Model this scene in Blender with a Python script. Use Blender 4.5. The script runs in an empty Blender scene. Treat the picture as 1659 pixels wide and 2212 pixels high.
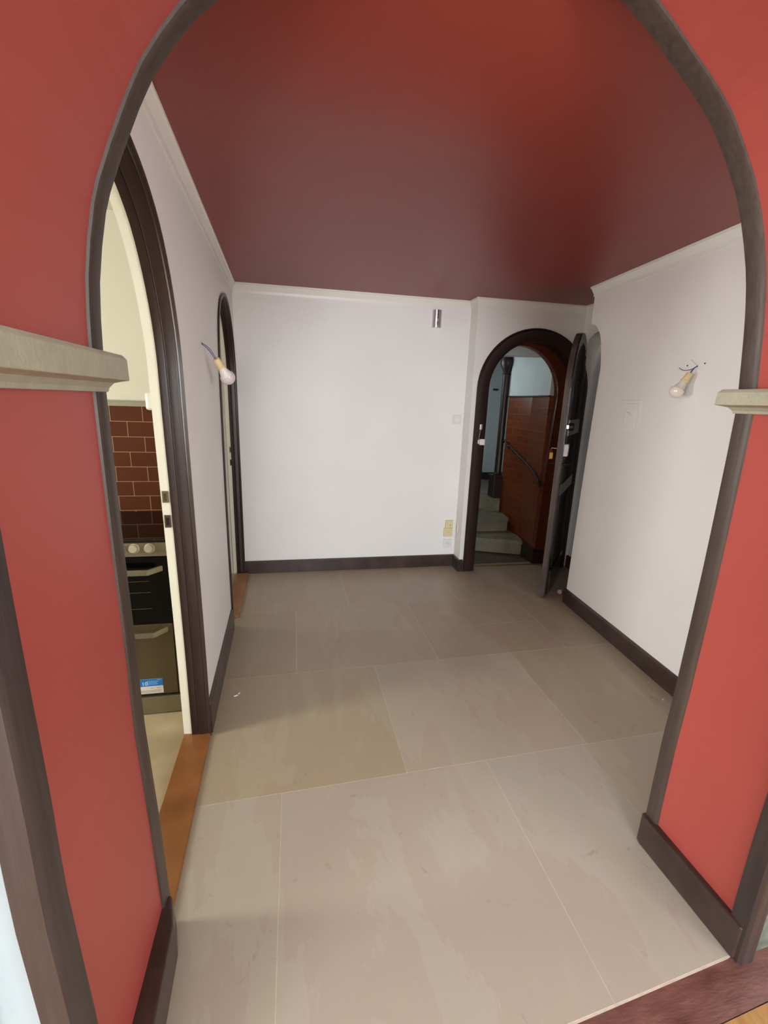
import bpy, bmesh, math, random
from mathutils import Vector, Matrix
random.seed(7)
S = bpy.context.scene
C = S.collection

# ------------------------------------------------------------------ camera
R_ = Vector((0.980947, -0.191542, 0.032488))
U_ = Vector((0.014792, 0.240375, 0.970567))
F_ = Vector((0.193714, 0.951594, -0.238628))
cam = bpy.data.objects.new('camera', bpy.data.cameras.new('camera'))
C.objects.link(cam)
m = Matrix((R_, U_, -F_)).transposed().to_4x4()
m.translation = Vector((0, 0, 1.6716))
cam.matrix_world = m
cam.data.sensor_fit = 'HORIZONTAL'
cam.data.sensor_width = 36.0
cam.data.lens = 971.6 / 1659 * 36.0
cam.data.clip_start = 0.02
S.camera = cam

# ------------------------------------------------------------------ light
S.view_settings.view_transform = 'Standard'
S.view_settings.look = 'None'
S.view_settings.exposure = 0.05
S.view_settings.gamma = 1.0
S.view_settings.use_curve_mapping = False
w = bpy.data.worlds.new('world'); S.world = w; w.use_nodes = True
w.node_tree.nodes['Background'].inputs[0].default_value = (0.75, 0.86, 1, 1)
w.node_tree.nodes['Background'].inputs[1].default_value = 0.6


def area(name, loc, target, sx, sy, power, col, spread=180):
    L = bpy.data.lights.new(name, 'AREA'); L.shape = 'RECTANGLE'
    L.size = sx; L.size_y = sy; L.energy = power; L.color = col
    L.spread = math.radians(spread)
    o = bpy.data.objects.new(name, L); C.objects.link(o); o.location = loc
    o.rotation_euler = (Vector(target) - Vector(loc)).to_track_quat('-Z', 'Y').to_euler()
    return o


area('window_light_living_room', (-0.5, -7.6, 1.65), (0.5, 1, 1.4), 2.9, 2.1, 590, (0.88, 0.94, 1.0))
area('window_light_living_room_side', (-2.97, -1.6, 1.6), (1.2, 1.0, 1.3), 1.5, 1.6, 120, (0.95, 0.97, 1.0))
area('fill_light_living_room_right', (3.45, -3.2, 1.7), (-0.45, 2.9, 1.45), 1.6, 1.8, 120, (0.92, 0.96, 1.0))  # added fill, no window known on this side; brightens the hall's left wall
area('window_light_kitchen', (-3.12, 1.15, 1.6), (0.6, 1.9, 1.15), 1.1, 1.4, 138, (1.0, 0.965, 0.89))
area('added_light_bathroom', (-2.35, 3.7, 1.7), (0, 3.8, 1.3), 0.7, 0.9, 11, (1.0, 0.97, 0.85))  # unseen, guessed source added to give the farther left room daylight
area('stairwell_daylight', (1.6, 5.7, 2.05), (2.6, 4.9, 1.7), 0.5, 0.7, 7.5, (0.85, 0.95, 1.0))

# ------------------------------------------------------------------ materials
def lin(c):
    return tuple(((v / 255) / 12.92 if v / 255 <= .04045 else ((v / 255 + .055) / 1.055) ** 2.4) for v in c) + (1,)


def mat(name, rgb, rough=.6, metal=0.0, var=.06, scale=6.0, bump=.0, bscale=60.0, spec=.5, rgb2=None, stretch=(1, 1, 1), detail=4.0, coat=0.0, trans=0.0, emit=None):
    M = bpy.data.materials.new(name); M.use_nodes = True
    nt = M.node_tree; b = nt.nodes['Principled BSDF']
    b.inputs['Roughness'].default_value = rough
    b.inputs['Metallic'].default_value = metal
    b.inputs['Specular IOR Level'].default_value = spec
    b.inputs['Coat Weight'].default_value = coat
    b.inputs['Transmission Weight'].default_value = trans
    c = lin(rgb)
    tc = nt.nodes.new('ShaderNodeTexCoord'); mp = nt.nodes.new('ShaderNodeMapping')
    mp.inputs['Scale'].default_value = stretch
    nt.links.new(tc.outputs['Object'], mp.inputs[0])
    n = nt.nodes.new('ShaderNodeTexNoise'); n.inputs['Scale'].default_value = scale; n.inputs['Detail'].default_value = detail
    nt.links.new(mp.outputs[0], n.inputs[0])
    r = nt.nodes.new('ShaderNodeValToRGB')
    c2 = lin(rgb2) if rgb2 else tuple(v * (1 - var) for v in c[:3]) + (1,)
    c1 = c if rgb2 else tuple(min(1, v * (1 + var)) for v in c[:3]) + (1,)
    r.color_ramp.elements[0].position = .32; r.color_ramp.elements[1].position = .68
    r.color_ramp.elements[0].color = c2; r.color_ramp.elements[1].color = c1
    nt.links.new(n.outputs[0], r.inputs[0]); nt.links.new(r.outputs[0], b.inputs['Base Color'])
    if bump:
        n2 = nt.nodes.new('ShaderNodeTexNoise'); n2.inputs['Scale'].default_value = bscale
        nt.links.new(mp.outputs[0], n2.inputs[0])
        bp = nt.nodes.new('ShaderNodeBump'); bp.inputs['Strength'].default_value = bump; bp.inputs['Distance'].default_value = .004
        nt.links.new(n2.outputs[0], bp.inputs['Height']); nt.links.new(bp.outputs[0], b.inputs['Normal'])
    if emit:
        b.inputs['Emission Color'].default_value = lin(emit[0]); b.inputs['Emission Strength'].default_value = emit[1]
    return M


WHITE = mat('white_wall_paint', (237, 235, 232), .55, var=.015, scale=2.5, bump=.12, bscale=45)
WHITE2 = mat('white_gloss_paint', (238, 236, 228), .35, var=.01, bump=.05)
CREAM = mat('cream_kitchen_paint', (210, 208, 192), .6, var=.02, scale=3, bump=.08)
CREAMJ = mat('cream_jamb_paint', (240, 240, 222), .35, var=.02, bump=.25, bscale=30)
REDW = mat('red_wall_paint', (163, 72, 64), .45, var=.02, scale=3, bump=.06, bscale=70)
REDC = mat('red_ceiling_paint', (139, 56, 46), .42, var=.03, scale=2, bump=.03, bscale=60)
WOOD = mat('dark_stained_wood', (68, 57, 50), .38, var=.25, scale=12, stretch=(6, 6, .3), bump=.1, bscale=40, rgb2=(54, 44, 39))
WOODJ = mat('dark_stained_wood_jamb', (52, 35, 30), .36, var=.25, scale=14, stretch=(7, 7, .25), bump=.08, bscale=30, rgb2=(41, 28, 25))
WOODB = mat('dark_baseboard_wood', (72, 56, 52), .32, var=.2, scale=6, bump=.15, bscale=30, rgb2=(52, 38, 35))
DOORW = mat('black_brown_door_wood', (44, 37, 35), .22, var=.2, scale=8, stretch=(6, 6, .4), bump=.15, bscale=30, rgb2=(34, 28, 27))
DOORE = mat('worn_grey_door_edge', (96, 86, 80), .5, var=.2, scale=10, stretch=(3, 3, .5), bump=.2, rgb2=(72, 62, 58))
IMPOST = mat('greige_stone_paint', (158, 155, 136), .7, var=.07, scale=14, bump=.35, bscale=90)
SILL = mat('orange_brown_oak', (152, 98, 50), .38, scale=5, stretch=(1, 1, 1), bump=.1, rgb2=(122, 76, 36))
SILL2 = mat('faded_brown_oak', (160, 116, 78), .45, scale=5, bump=.1, rgb2=(136, 94, 60))
SILLR = mat('red_brown_worn_wood', (122, 84, 76), .35, scale=8, stretch=(1, 3, 1), bump=.3, bscale=30, rgb2=(92, 58, 52))
PARQ = mat('golden_parquet', (176, 132, 74), .35, scale=5, stretch=(8, 1, 1), bump=.1, rgb2=(150, 106, 56))
MORTAR = mat('pale_mortar', (196, 184, 168), .8, var=.1, scale=30, bump=.4)
KFLOOR = mat('kitchen_sandstone', (190, 172, 138), .45, scale=4, bump=.1, rgb2=(160, 144, 112))
STEP = mat('grey_step_stone', (136, 128, 108), .6, scale=7, bump=.25, rgb2=(108, 102, 84))
STEELM = mat('brushed_steel', (140, 132, 110), .38, metal=.75, var=.04, scale=3, stretch=(1, 1, 30))
KNOBM = mat('satin_knob_metal', (176, 168, 146), .4, metal=.3, var=.02)
STEELD = mat('taupe_steel_panel', (92, 80, 56), .42, metal=.45, var=.04, scale=3)
BLKGL = mat('black_glass', (8, 7, 6), .10, var=.02, spec=.22)
LIDGL = mat('black_glass_lid', (8, 7, 6), .04, var=.02, spec=.5)
BLACK = mat('black_enamel', (26, 22, 20), .35, var=.05)
CHROME = mat('chrome', (205, 200, 200), .16, metal=1, var=.01)
CHIME = mat('satin_chime_metal', (214, 206, 210), .24, metal=.75, var=.01)
WHITED = mat('dimmed_white_paint', (166, 178, 184), .55, var=.015, bump=.1)  # white near face of the arch wall, colour darkened against strong window light
PLAST = mat('white_plastic', (232, 230, 226), .35, var=.01)
PLASTG = mat('pale_grey_plastic', (228, 226, 224), .35, var=.01)
PLASTC = mat('yellowed_plastic', (222, 208, 166), .4, var=.02)
SOCK = mat('ivory_lamp_socket', (222, 202, 152), .45, var=.04)
BULBW = mat('frosted_bulb_glass', (214, 204, 206), .16, var=.01, coat=.5)
BULBB = mat('bulb_base_plastic', (226, 218, 212), .4, var=.01)
WIREB = mat('blue_wire', (70, 66, 120), .4, var=.05)
WIREW = mat('bare_white_wire', (220, 214, 190), .4, var=.05)
IRON = mat('black_iron', (16, 13, 13), .6, var=.1, bump=.2)
BRASS = mat('brass_strip', (170, 130, 70), .35, metal=.7, var=.06)
DARK = mat('dark_hole', (20, 16, 14), .8, var=.05)
PINK = mat('pink_rubber', (196, 140, 136), .6, var=.15, scale=30, rgb2=(176, 160, 160))
KEYT = mat('yellow_key_tag', (238, 190, 90), .35, var=.03)
KEYB = mat('red_key_tag_plastic', (110, 34, 22), .35, var=.03)
STKW = mat('label_white_paper', (214, 204, 194), .5, var=.03, scale=60)
STKB = mat('label_blue_print', (16, 112, 190), .45, var=.03)
STKL = mat('label_light_print', (120, 176, 222), .5, var=.03)
STKP = mat('label_photo_print', (190, 160, 140), .5, scale=60, rgb2=(130, 84, 78))
STKT = mat('label_white_print', (240, 240, 240), .5, var=.01)
STKG = mat('label_grey_print', (150, 144, 138), .5, var=.02)
BULBCL = mat('pale_bulb_glass', (236, 226, 212), .12, var=.01, coat=.3)
STAIRP = mat('stair_grey_white_paint', (196, 204, 202), .6, var=.03, bump=.1)
GREENP = mat('green_grey_wall_paint', (146, 141, 114), .6, var=.02)
BEIGET = mat('beige_bathroom_tile', (196, 172, 138), .3, var=.04)


def tile_mat(name, rgb, rgb2, mortar, bw, bh, msize, axes, off=(0, 0), rough=.28, spec=.5):
    M = bpy.data.materials.new(name); M.use_nodes = True
    nt = M.node_tree; b = nt.nodes['Principled BSDF']
    g = nt.nodes.new('ShaderNodeNewGeometry'); sp = nt.nodes.new('ShaderNodeSeparateXYZ'); cb = nt.nodes.new('ShaderNodeCombineXYZ')
    nt.links.new(g.outputs['Position'], sp.inputs[0])
    for k in (0, 1):
        ad = nt.nodes.new('ShaderNodeMath'); ad.operation = 'ADD'; ad.inputs[1].default_value = off[k]
        nt.links.new(sp.outputs[axes[k]], ad.inputs[0]); nt.links.new(ad.outputs[0], cb.inputs[k])
    br = nt.nodes.new('ShaderNodeTexBrick')
    nt.links.new(cb.outputs[0], br.inputs['Vector'])
    br.inputs['Color1'].default_value = lin(rgb); br.inputs['Color2'].default_value = lin(rgb2); br.inputs['Mortar'].default_value = lin(mortar)
    br.inputs['Scale'].default_value = 1; br.inputs['Mortar Size'].default_value = msize; br.inputs['Mortar Smooth'].default_value = .1
    br.inputs['Brick Width'].default_value = bw; br.inputs['Row Height'].default_value = bh
    nt.links.new(br.outputs['Color'], b.inputs['Base Color'])
    b.inputs['Roughness'].default_value = rough; b.inputs['Specular IOR Level'].default_value = spec
    bp = nt.nodes.new('ShaderNodeBump'); bp.invert = True; bp.inputs['Strength'].default_value = .4; bp.inputs['Distance'].default_value = .002
    nt.links.new(br.outputs['Fac'], bp.inputs['Height']); nt.links.new(bp.outputs[0], b.inputs['Normal'])
    return M


TILEK = tile_mat('brown_kitchen_tile', (84, 42, 20), (78, 38, 17), (165, 135, 100), .174, .0885, .0016, ('X', 'Z'), (10.0, -0.979 + 8.85), .55, .15)
TILES = tile_mat('brown_stair_tile', (118, 56, 20), (106, 48, 16), (150, 84, 56), .20, .082, .0018, ('Y', 'Z'), (.05, 4), .3)
TILEX = tile_mat('brown_door_tile', (96, 42, 20), (86, 36, 16), (120, 66, 46), .20, .082, .0018, ('X', 'Z'), (.05, 4), .3)


def floor_mat():
    M = bpy.data.materials.new('sandstone_slab'); M.use_nodes = True
    nt = M.node_tree; b = nt.nodes['Principled BSDF']; L = nt.links
    at = nt.nodes.new('ShaderNodeAttribute'); at.attribute_name = 'tint'
    tc = nt.nodes.new('ShaderNodeTexCoord'); mp = nt.nodes.new('ShaderNodeMapping'); mp.inputs['Scale'].default_value = (1.1, .34, 1)
    L.new(tc.outputs['Object'], mp.inputs[0])
    n = nt.nodes.new('ShaderNodeTexNoise'); n.inputs['Scale'].default_value = 1.6; n.inputs['Detail'].default_value = 9; n.inputs['Roughness'].default_value = .62; n.inputs['Distortion'].default_value = .3
    L.new(mp.outputs[0], n.inputs[0])
    # bedding bands with crisp ragged borders
    r = nt.nodes.new('ShaderNodeValToRGB'); e = r.color_ramp.elements
    e[0].position = .0; e[0].color = lin((167, 159, 142)); e[1].position = 1; e[1].color = lin((173, 166, 151))
    for p, c in ((.40, (171, 162, 146)), (.470, (174, 164, 150)), (.474, (172, 158, 144)), (.56, (171, 159, 145)), (.60, (175, 166, 151)), (.70, (171, 163, 147))):
        x = e.new(p); x.color = lin(c)
    L.new(n.outputs[0], r.inputs[0])
    mx = nt.nodes.new('ShaderNodeMix'); mx.data_type = 'RGBA'; mx.blend_type = 'MULTIPLY'; mx.inputs[0].default_value = 1
    L.new(r.outputs[0], mx.inputs[6]); L.new(at.outputs['Color'], mx.inputs[7])
    # dark mineral flecks and small scratches
    v = nt.nodes.new('ShaderNodeTexNoise'); v.inputs['Scale'].default_value = 9; v.inputs['Detail'].default_value = 8; v.inputs['Roughness'].default_value = .7; v.inputs['Distortion'].default_value = 1.2
    L.new(tc.outputs['Object'], v.inputs[0])
    r2 = nt.nodes.new('ShaderNodeValToRGB'); r2.color_ramp.elements[0].position = .62; r2.color_ramp.elements[0].color = (1, 1, 1, 1)
    r2.color_ramp.elements[1].position = .74; r2.color_ramp.elements[1].color = (.72, .70, .66, 1)
    L.new(v.outputs[0], r2.inputs[0])
    m2 = nt.nodes.new('ShaderNodeMix'); m2.data_type = 'RGBA'; m2.blend_type = 'MULTIPLY'; m2.inputs[0].default_value = 1
    L.new(mx.outputs[2], m2.inputs[6]); L.new(r2.outputs[0], m2.inputs[7])
    L.new(m2.outputs[2], b.inputs['Base Color'])
    n3 = nt.nodes.new('ShaderNodeTexNoise'); n3.inputs['Scale'].default_value = 5; n3.inputs['Detail'].default_value = 3
    L.new(tc.outputs['Object'], n3.inputs[0])
    mr = nt.nodes.new('ShaderNodeMapRange'); mr.inputs[3].default_value = .30; mr.inputs[4].default_value = .46
    L.new(n3.outputs[0], mr.inputs[0]); L.new(mr.outputs[0], b.inputs['Roughness'])
    bp = nt.nodes.new('ShaderNodeBump'); bp.inputs['Strength'].default_value = .18; bp.inputs['Distance'].default_value = .004
    L.new(n.outputs[0], bp.inputs['Height']); L.new(bp.outputs[0], b.inputs['Normal'])
    return M


SLAB = floor_mat()

# ------------------------------------------------------------------ mesh helpers
class MB:
    def __init__(s):
        s.v = []; s.f = []; s.m = []

    def add(s, vs, fs, mi=0):
        o = len(s.v); s.v += [tuple(x) for x in vs]
        for k, f in enumerate(fs):
            s.f.append([i + o for i in f]); s.m.append(mi[k] if isinstance(mi, list) else mi)
        return s

    def box(s, x0, x1, y0, y1, z0, z1, mi=0):
        vs = [(x, y, z) for z in (z0, z1) for y in (y0, y1) for x in (x0, x1)]
        return s.add(vs, [(0, 1, 3, 2), (4, 5, 7, 6), (0, 1, 5, 4), (2, 3, 7, 6), (0, 2, 6, 4), (1, 3, 7, 5)], mi)

    def prism(s, poly, P0, P1, mcap0=0, mcap1=0, mside=0):
        """poly: list of 2-D points; P0 and P1 map (u, v) to the two cap planes"""
        n = len(poly)
        vs = [P0(*p) for p in poly] + [P1(*p) for p in poly]
        fs = [tuple(range(n)), tuple(range(n, 2 * n))]
        mi = [mcap0, mcap1]
        for i in range(n):
            j = (i + 1) % n
            fs.append((i, j, n + j, n + i)); mi.append(mside[i] if isinstance(mside, list) else mside)
        return s.add(vs, fs, mi)

    def loft(s, rings, closed=True, caps=True, mi=0):
        n = len(rings[0]); vs = [p for r in rings for p in r]; fs = []
        for a in range(len(rings) - 1):
            for i in range(n if closed else n - 1):
                j = (i + 1) % n
                fs.append((a * n + i, a * n + j, (a + 1) * n + j, (a + 1) * n + i))
        if caps:
            fs.append(tuple(range(n))); fs.append(tuple((len(rings) - 1) * n + i for i in range(n)))
        return s.add(vs, fs, mi)

    def tube(s, path, r, n=10, mi=0):
        path = [Vector(p) for p in path]; rings = []
        rr = r if isinstance(r, (list, tuple)) else [r] * len(path)
        for i, p in enumerate(path):
            d = (path[min(i + 1, len(path) - 1)] - path[max(i - 1, 0)]).normalized()
            a = d.cross(Vector((.13, .37, .92))).normalized(); b = d.cross(a)
            rings.append([p + (a * math.cos(t) + b * math.sin(t)) * rr[i] for t in [2 * math.pi * k / n for k in range(n)]])
        return s.loft(rings, mi=mi)

    def lathe(s, prof, o, ax, n=24, mi=0):
        o = Vector(o); ax = Vector(ax).normalized()
        a = ax.cross(Vector((.13, .92, .37))).normalized(); b = ax.cross(a)
        rings = [[o + ax * t + (a * math.cos(k * 2 * math.pi / n) + b * math.sin(k * 2 * math.pi / n)) * max(r, 1e-4) for k in range(n)] for r, t in prof]
        return s.loft(rings, mi=mi)

    def build(s, name, mats, parent=None, smooth=False, bevel=0):
        me = bpy.data.meshes.new(name); me.from_pydata([tuple(v) for v in s.v], [], s.f)
        if not isinstance(mats, (list, tuple)): mats = [mats]
        for m_ in mats: me.materials.append(m_)
        for p, k in zip(me.polygons, s.m): p.material_index = k
        bm = bmesh.new(); bm.from_mesh(me); bmesh.ops.recalc_face_normals(bm, faces=bm.faces); bm.to_mesh(me); bm.free()
        o = bpy.data.objects.new(name, me); C.objects.link(o)
        if parent: o.parent = parent
        if smooth:
            for p in me.polygons: p.use_smooth = True
            md = o.modifiers.new('edges', 'EDGE_SPLIT'); md.split_angle = math.radians(38)
        if bevel:
            md = o.modifiers.new('bevel', 'BEVEL'); md.width = bevel; md.segments = 2; md.limit_method = 'ANGLE'; md.angle_limit = math.radians(40)
        return o


def tag(o, label, cat, kind=None, group=None):
    o['label'] = label; o['category'] = cat
    if kind: o['kind'] = kind
    if group: o['group'] = group
    return o


def struct(o, label, cat): return tag(o, label, cat, 'structure')


def thing(name, label, cat, loc=(0, 0, 0), kind=None, group=None):
    o = bpy.data.objects.new(name, None); C.objects.link(o); o.empty_display_size = .05
    o.location = loc
    return tag(o, label, cat, kind, group)


def part(mb, name, mats, parent, **k):
    """a part whose mesh is written in world coordinates, parented to a thing that may be moved"""
    o = mb.build(name, mats, None, **k); o.parent = parent
    q = Vector((0, 0, 0)); x = parent
    while x: q += x.location; x = x.parent
    o.data.transform(Matrix.Translation(-q))
    return o


def arcpts(cx, cz, rx, rz, a0, a1, n):
    return [(cx + rx * math.cos(math.radians(a0 + (a1 - a0) * k / n)), cz + rz * math.sin(math.radians(a0 + (a1 - a0) * k / n))) for k in range(n + 1)]


def smoothpath(pts, n=4):
    """Catmull-Rom through measured points"""
    out = []
    for i in range(len(pts) - 1):
        p0 = pts[max(i - 1, 0)]; p1 = pts[i]; p2 = pts[i + 1]; p3 = pts[min(i + 2, len(pts) - 1)]
        for k in range(n):
            t = k / n
            out.append(tuple(.5 * (2 * b + (c - a) * t + (2 * a - 5 * b + 4 * c - d) * t * t + (-a + 3 * b - 3 * c + d) * t ** 3) for a, b, c, d in zip(p0, p1, p2, p3)))
    out.append(pts[-1])
    return out


def offset2(path, d):
    out = []
    for i, p in enumerate(path):
        a = path[max(i - 1, 0)]; b = path[min(i + 1, len(path) - 1)]
        dx, dz = b[0] - a[0], b[1] - a[1]; l = math.hypot(dx, dz) or 1
        out.append((p[0] - dz / l * d, p[1] + dx / l * d))   # to the left of travel = away from the opening when going up the left side
    return out


def sweep(mb, path, prof, P, mi=0):
    """prof: closed list (a, b): a = offset outwards from the opening, b = depth; P(u, z, b) -> world"""
    offs = {}
    rings = []
    for i in range(len(path)): rings.append([])
    for a, b in prof:
        op = offset2(path, a)
        for i, q in enumerate(op): rings[i].append(P(q[0], q[1], b))
    mb.loft(rings, mi=mi)
    return mb


# ------------------------------------------------------------------ dimensions
H = 2.6
D = 4.2925
def LX(y): return -0.49498 + 0.02181 * (D - y)
def RX(y): return 2.39989 - 0.0725 * (D - y)
def NY(x): return 0.72 + 0.056 * (x + 0.42)      # near face of the thick arch wall
YF = 1.2                                          # its hall face
YD = 4.123                                        # face of the projecting entrance wall

# ------------------------------------------------------------------ arch wall
Lo = [(-0.417, 0.0), (-0.419, 0.069), (-0.427, 0.438), (-0.439, 0.76), (-0.439, 0.98), (-0.442, 1.244), (-0.443, 1.4), (-0.443, 1.675), (-0.44, 1.768), (-0.431, 1.91), (-0.404, 2.052), (-0.376, 2.129), (-0.342, 2.206), (-0.288, 2.313), (-0.212, 2.412), (-0.163, 2.459)]
Ro = [(0.8, 2.618), (0.891, 2.563), (0.954, 2.518), (1.019, 2.472), (1.088, 2.417), (1.147, 2.35), (1.202, 2.277), (1.248, 2.196), (1.295, 2.081), (1.32, 1.989), (1.338, 1.893), (1.359, 1.748), (1.367, 1.667), (1.37, 1.4), (1.37, 1.128), (1.362, 0.7), (1.352, 0.46), (1.349, 0.118), (1.348, 0.0)]
crown = []
a0 = math.atan2(2.459 - 1.8, -0.163 - .455); a1 = math.atan2(2.618 - 1.8, .8 - .455)
for k in range(1, 9):
    t = k / 9; a = a0 + (a1 - a0) * t; rr = .903 + (.888 - .903) * t
    crown.append((.455 + rr * math.cos(a), 1.8 + rr * math.sin(a)))
ARCH = smoothpath(Lo + crown + Ro, 2)
wall_out = [(-3.3, 0), (-3.3, 3.0), (3.6, 3.0), (3.6, 0)]
poly = [(-3.3, 0)] + ARCH + [(3.6, 0), (3.6, 3.0), (-3.3, 3.0)]
n = len(poly)
sides = [2] * n
sides[0] = 0; sides[len(ARCH)] = 0; sides[-1] = 0; sides[-2] = 0; sides[-3] = 0
mb = MB().prism(poly, lambda x, z: (x, NY(x), z), lambda x, z: (x, YF, z), 1, 0, sides)
struct(mb.build('wall_front', [WHITE, WHITED, REDW]), 'thick wall with a wide round arch, its inside faces painted red', 'wall')

# far edge trim board lying on the red reveal (4.5 cm wide, 8 mm proud)
mb = MB(); sweep(mb, ARCH, [(.002, -.048), (-.006, -.046), (-.010, -.038), (-.010, .004), (-.006, .008), (.03, .008), (.03, .0), (.002, .0)], lambda x, z, b: (x, YF + b, z))
struct(mb.build('trim_1', WOOD, smooth=True), 'dark brown wooden edging round the hall side of the big red arch', 'trim')
# near edge casing
LN = [(x, z) for x, z in ARCH]
mb = MB(); sweep(mb, LN, [(-.012, .022), (-.012, -.028), (-.004, -.038), (.040, -.038), (.046, -.030), (.046, .0), (.001, .0), (.001, .022)], lambda x, z, b: (x, NY(x) + b, z))
struct(mb.build('trim_2', mat('darker_stained_wood', (60, 50, 48), .38, var=.2, scale=12, stretch=(6, 6, .3), bump=.1, rgb2=(48, 39, 38)), smooth=True), 'dark brown wooden casing round the near side of the big red arch', 'trim')

# impost mouldings
def impost(name, sx, x0, ytop, z0, z1, zc, proj, lab):
    # profile in (offset from reveal, z), straight run along the reveal and mitred returns
    prof = [(-.02, z0), (proj * .25, z0), (proj * .30, z0 + (zc - z0) * .35), (proj * .48, z0 + (zc - z0) * .75), (proj * .72, zc - .003), (proj, zc), (proj * .98, z1 - .010), (proj * .82, z1), (-.02, z1)]
    mb = MB(); rings = []
    for a, z in prof: pass
    y0 = NY(x0) - .0
    yf = YF
    def ring(fy):
        return fy
    r0 = [(x0 + sx * .24, y0 - max(a, 0) , z) if a > 0 else (x0 + sx * .24, y0 + .0, z) for a, z in prof]
    r1 = [(x0 - sx * a, y0 - max(a, 0), z) for a, z in prof]
    r2 = [(x0 - sx * a, yf + max(a, 0) * .55, z) for a, z in prof]
    r3 = [(x0 + sx * .01, yf + max(a, 0) * .55, z) for a, z in prof]
    mb.loft([r0, r1, r2, r3])
    return struct(mb.build(name, IMPOST, bevel=.003), lab, 'trim')


impost('trim_3', -1, -0.443, 0, 1.672, 1.758, 1.700, .055, 'greige moulded stone ledge on the left side of the red arch')
impost('trim_4', 1, 1.366, 0, 1.670, 1.742, 1.695, .062, 'greige moulded stone ledge on the right side of the red arch')

# ------------------------------------------------------------------ hall floor
JG = .0018
def R4(x): return 1.656 + .0357 * (x + .08)
def R3(x): return 2.547 + .0235 * x
def R15(x): return 3.06 - .07 * min(x, .93) if x < .93 else 2.995 + .009 * (x - .93)
def R1(x): return 3.412 + .038 * x
def NE(x): return 0.752 + 0.096 * (x - 0.733) if x > .2 else .68
def c0(x): return lambda y: x
slabs = []
def slab(xs, ys, tint):
    (xa, xb), (ya, yb) = xs, ys
    slabs.append(([(xa, ya(xa)), (xb, ya(xb)), (xb, yb(xb)), (xa, yb(xa))], tint))
XL = -.44; XRr = 2.42
far = lambda x: 4.30
slab((-.43, -.075), (NE, R4), (.96, .98, .96)); slab((-.075, .888), (NE, R4), (.99, 1.0, 1.01)); slab((.888, 1.42), (NE, R4), (.98, 1.0, 1.03)); slab((1.42, XRr), (lambda x: 1.0, R4), (.98, .95, .90))
slab((XL - .03, .492), (R4, R3), (.90, .87, .74)); slab((.492, 1.452), (R4, R3), (.97, .94, .91)); slab((1.452, XRr), (R4, R3), (.90, .85, .76))
slab((XL - .05, -.006), (R3, R1), (.84, .79, .68)); slab((-.006, .932), (R3, R15), (.90, .83, .75)); slab((.932, 1.895), (R3, R15), (.88, .80, .73)); slab((1.895, 2.6), (R3, R1), (.82, .76, .66))
slab((-.006, .932), (R15, R1), (.92, .86, .78)); slab((.932, 1.895), (R15, R1), (.87, .80, .72))
slab((XL - .06, .43), (R1, far), (.90, .85, .74)); slab((.43, 1.40), (R1, far), (.92, .86, .79)); slab((1.40, 2.06), (R1, far), (.86, .80, .70)); slab((2.06, 2.95), (R1, far), (.84, .78, .68))
mb = MB(); tints = []
for poly_, t in slabs:
    cxm = sum(p[0] for p in poly_) / 4; cym = sum(p[1] for p in poly_) / 4
    q = [(x + (JG if x < cxm else -JG), y + (JG if y < cym else -JG)) for x, y in poly_]
    i0 = len(mb.f)
    mb.prism(q, lambda x, y: (x, y, -.03), lambda x, y: (x, y, 0), 0, 0, 0)
    tints += [t] * (len(mb.f) - i0)
i0 = len(mb.f)
mb.prism([(-.44, .72), (-.42, .69), (.2, .695), (.733, .748), (1.317, .804), (1.36, .812), (1.36, 1.2), (2.95, 1.2), (2.95, 4.30), (-.44, 4.30)], lambda x, y: (x, y, -.05), lambda x, y: (x, y, -.0008), 1, 1, 1)
tints += [(1, 1, 1)] * (len(mb.f) - i0)
fl = mb.build('floor', [SLAB, MORTAR])
ca = fl.data.color_attributes.new('tint', 'FLOAT_COLOR', 'CORNER')
for p in fl.data.polygons:
    for li in p.loop_indices: ca.data[li].color = tints[p.index] + (1,)
struct(fl, 'hall floor of large worn beige and pinkish sandstone slabs', 'floor')

mb = MB().prism([(-.6, .50), (.2, .590), (3.0, .853), (3.0, NY(3.0)), (1.40, .815), (1.317, .807), (.733, .751), (.2, .695), (-.6, .66)][:9], lambda x, y: (x, y, -.03), lambda x, y: (x, y, -.001))
struct(mb.build('trim_5', SILLR), 'worn red-brown wooden strip along the near edge of the slab floor', 'trim')
mb = MB().prism([(-3.0, -7.5), (3.5, -7.5), (3.5, .90), (3.0, .850), (.2, .587), (-.6, .497), (-3.0, .59)], lambda x, y: (x, y, -.03), lambda x, y: (x, y, -.003))
struct(mb.build('floor', PARQ), 'golden wood floor of the near room at the bottom right corner', 'floor')

# ------------------------------------------------------------------ near room shell (behind the camera)
mb = MB(); mb.box(-3.0, -2.9 - .05, -7.8, -2.45, 0, 3); mb.box(-3.0, -2.95, -.75, .72, 0, 3); mb.box(-3.0, -2.95, -2.45, -.75, 0, .75); mb.box(-3.0, -2.95, -2.45, -.75, 2.45, 3)
struct(mb.build('wall_left_near', WHITE), 'white window wall of the near room, left of the camera', 'wall')
mb = MB(); mb.box(3.5, 3.6, -7.8, -4.1, 0, 3); mb.box(3.5, 3.6, -2.3, .9, 0, 3); mb.box(3.5, 3.6, -4.1, -2.3, 0, .7); mb.box(3.5, 3.6, -4.1, -2.3, 2.7, 3)
struct(mb.build('wall_right_near', WHITE), 'white side wall of the near room, right of the camera', 'wall')
mb = MB(); mb.box(-3.0, -2.0, -7.6, -7.5, 0, 3); mb.box(1.0, 3.6, -7.6, -7.5, 0, 3); mb.box(-2.0, 1.0, -7.6, -7.5, 0, .55); mb.box(-2.0, 1.0, -7.6, -7.5, 2.75, 3)
struct(mb.build('wall_behind', WHITE), 'white window wall of the near room, behind the camera', 'wall')
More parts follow.
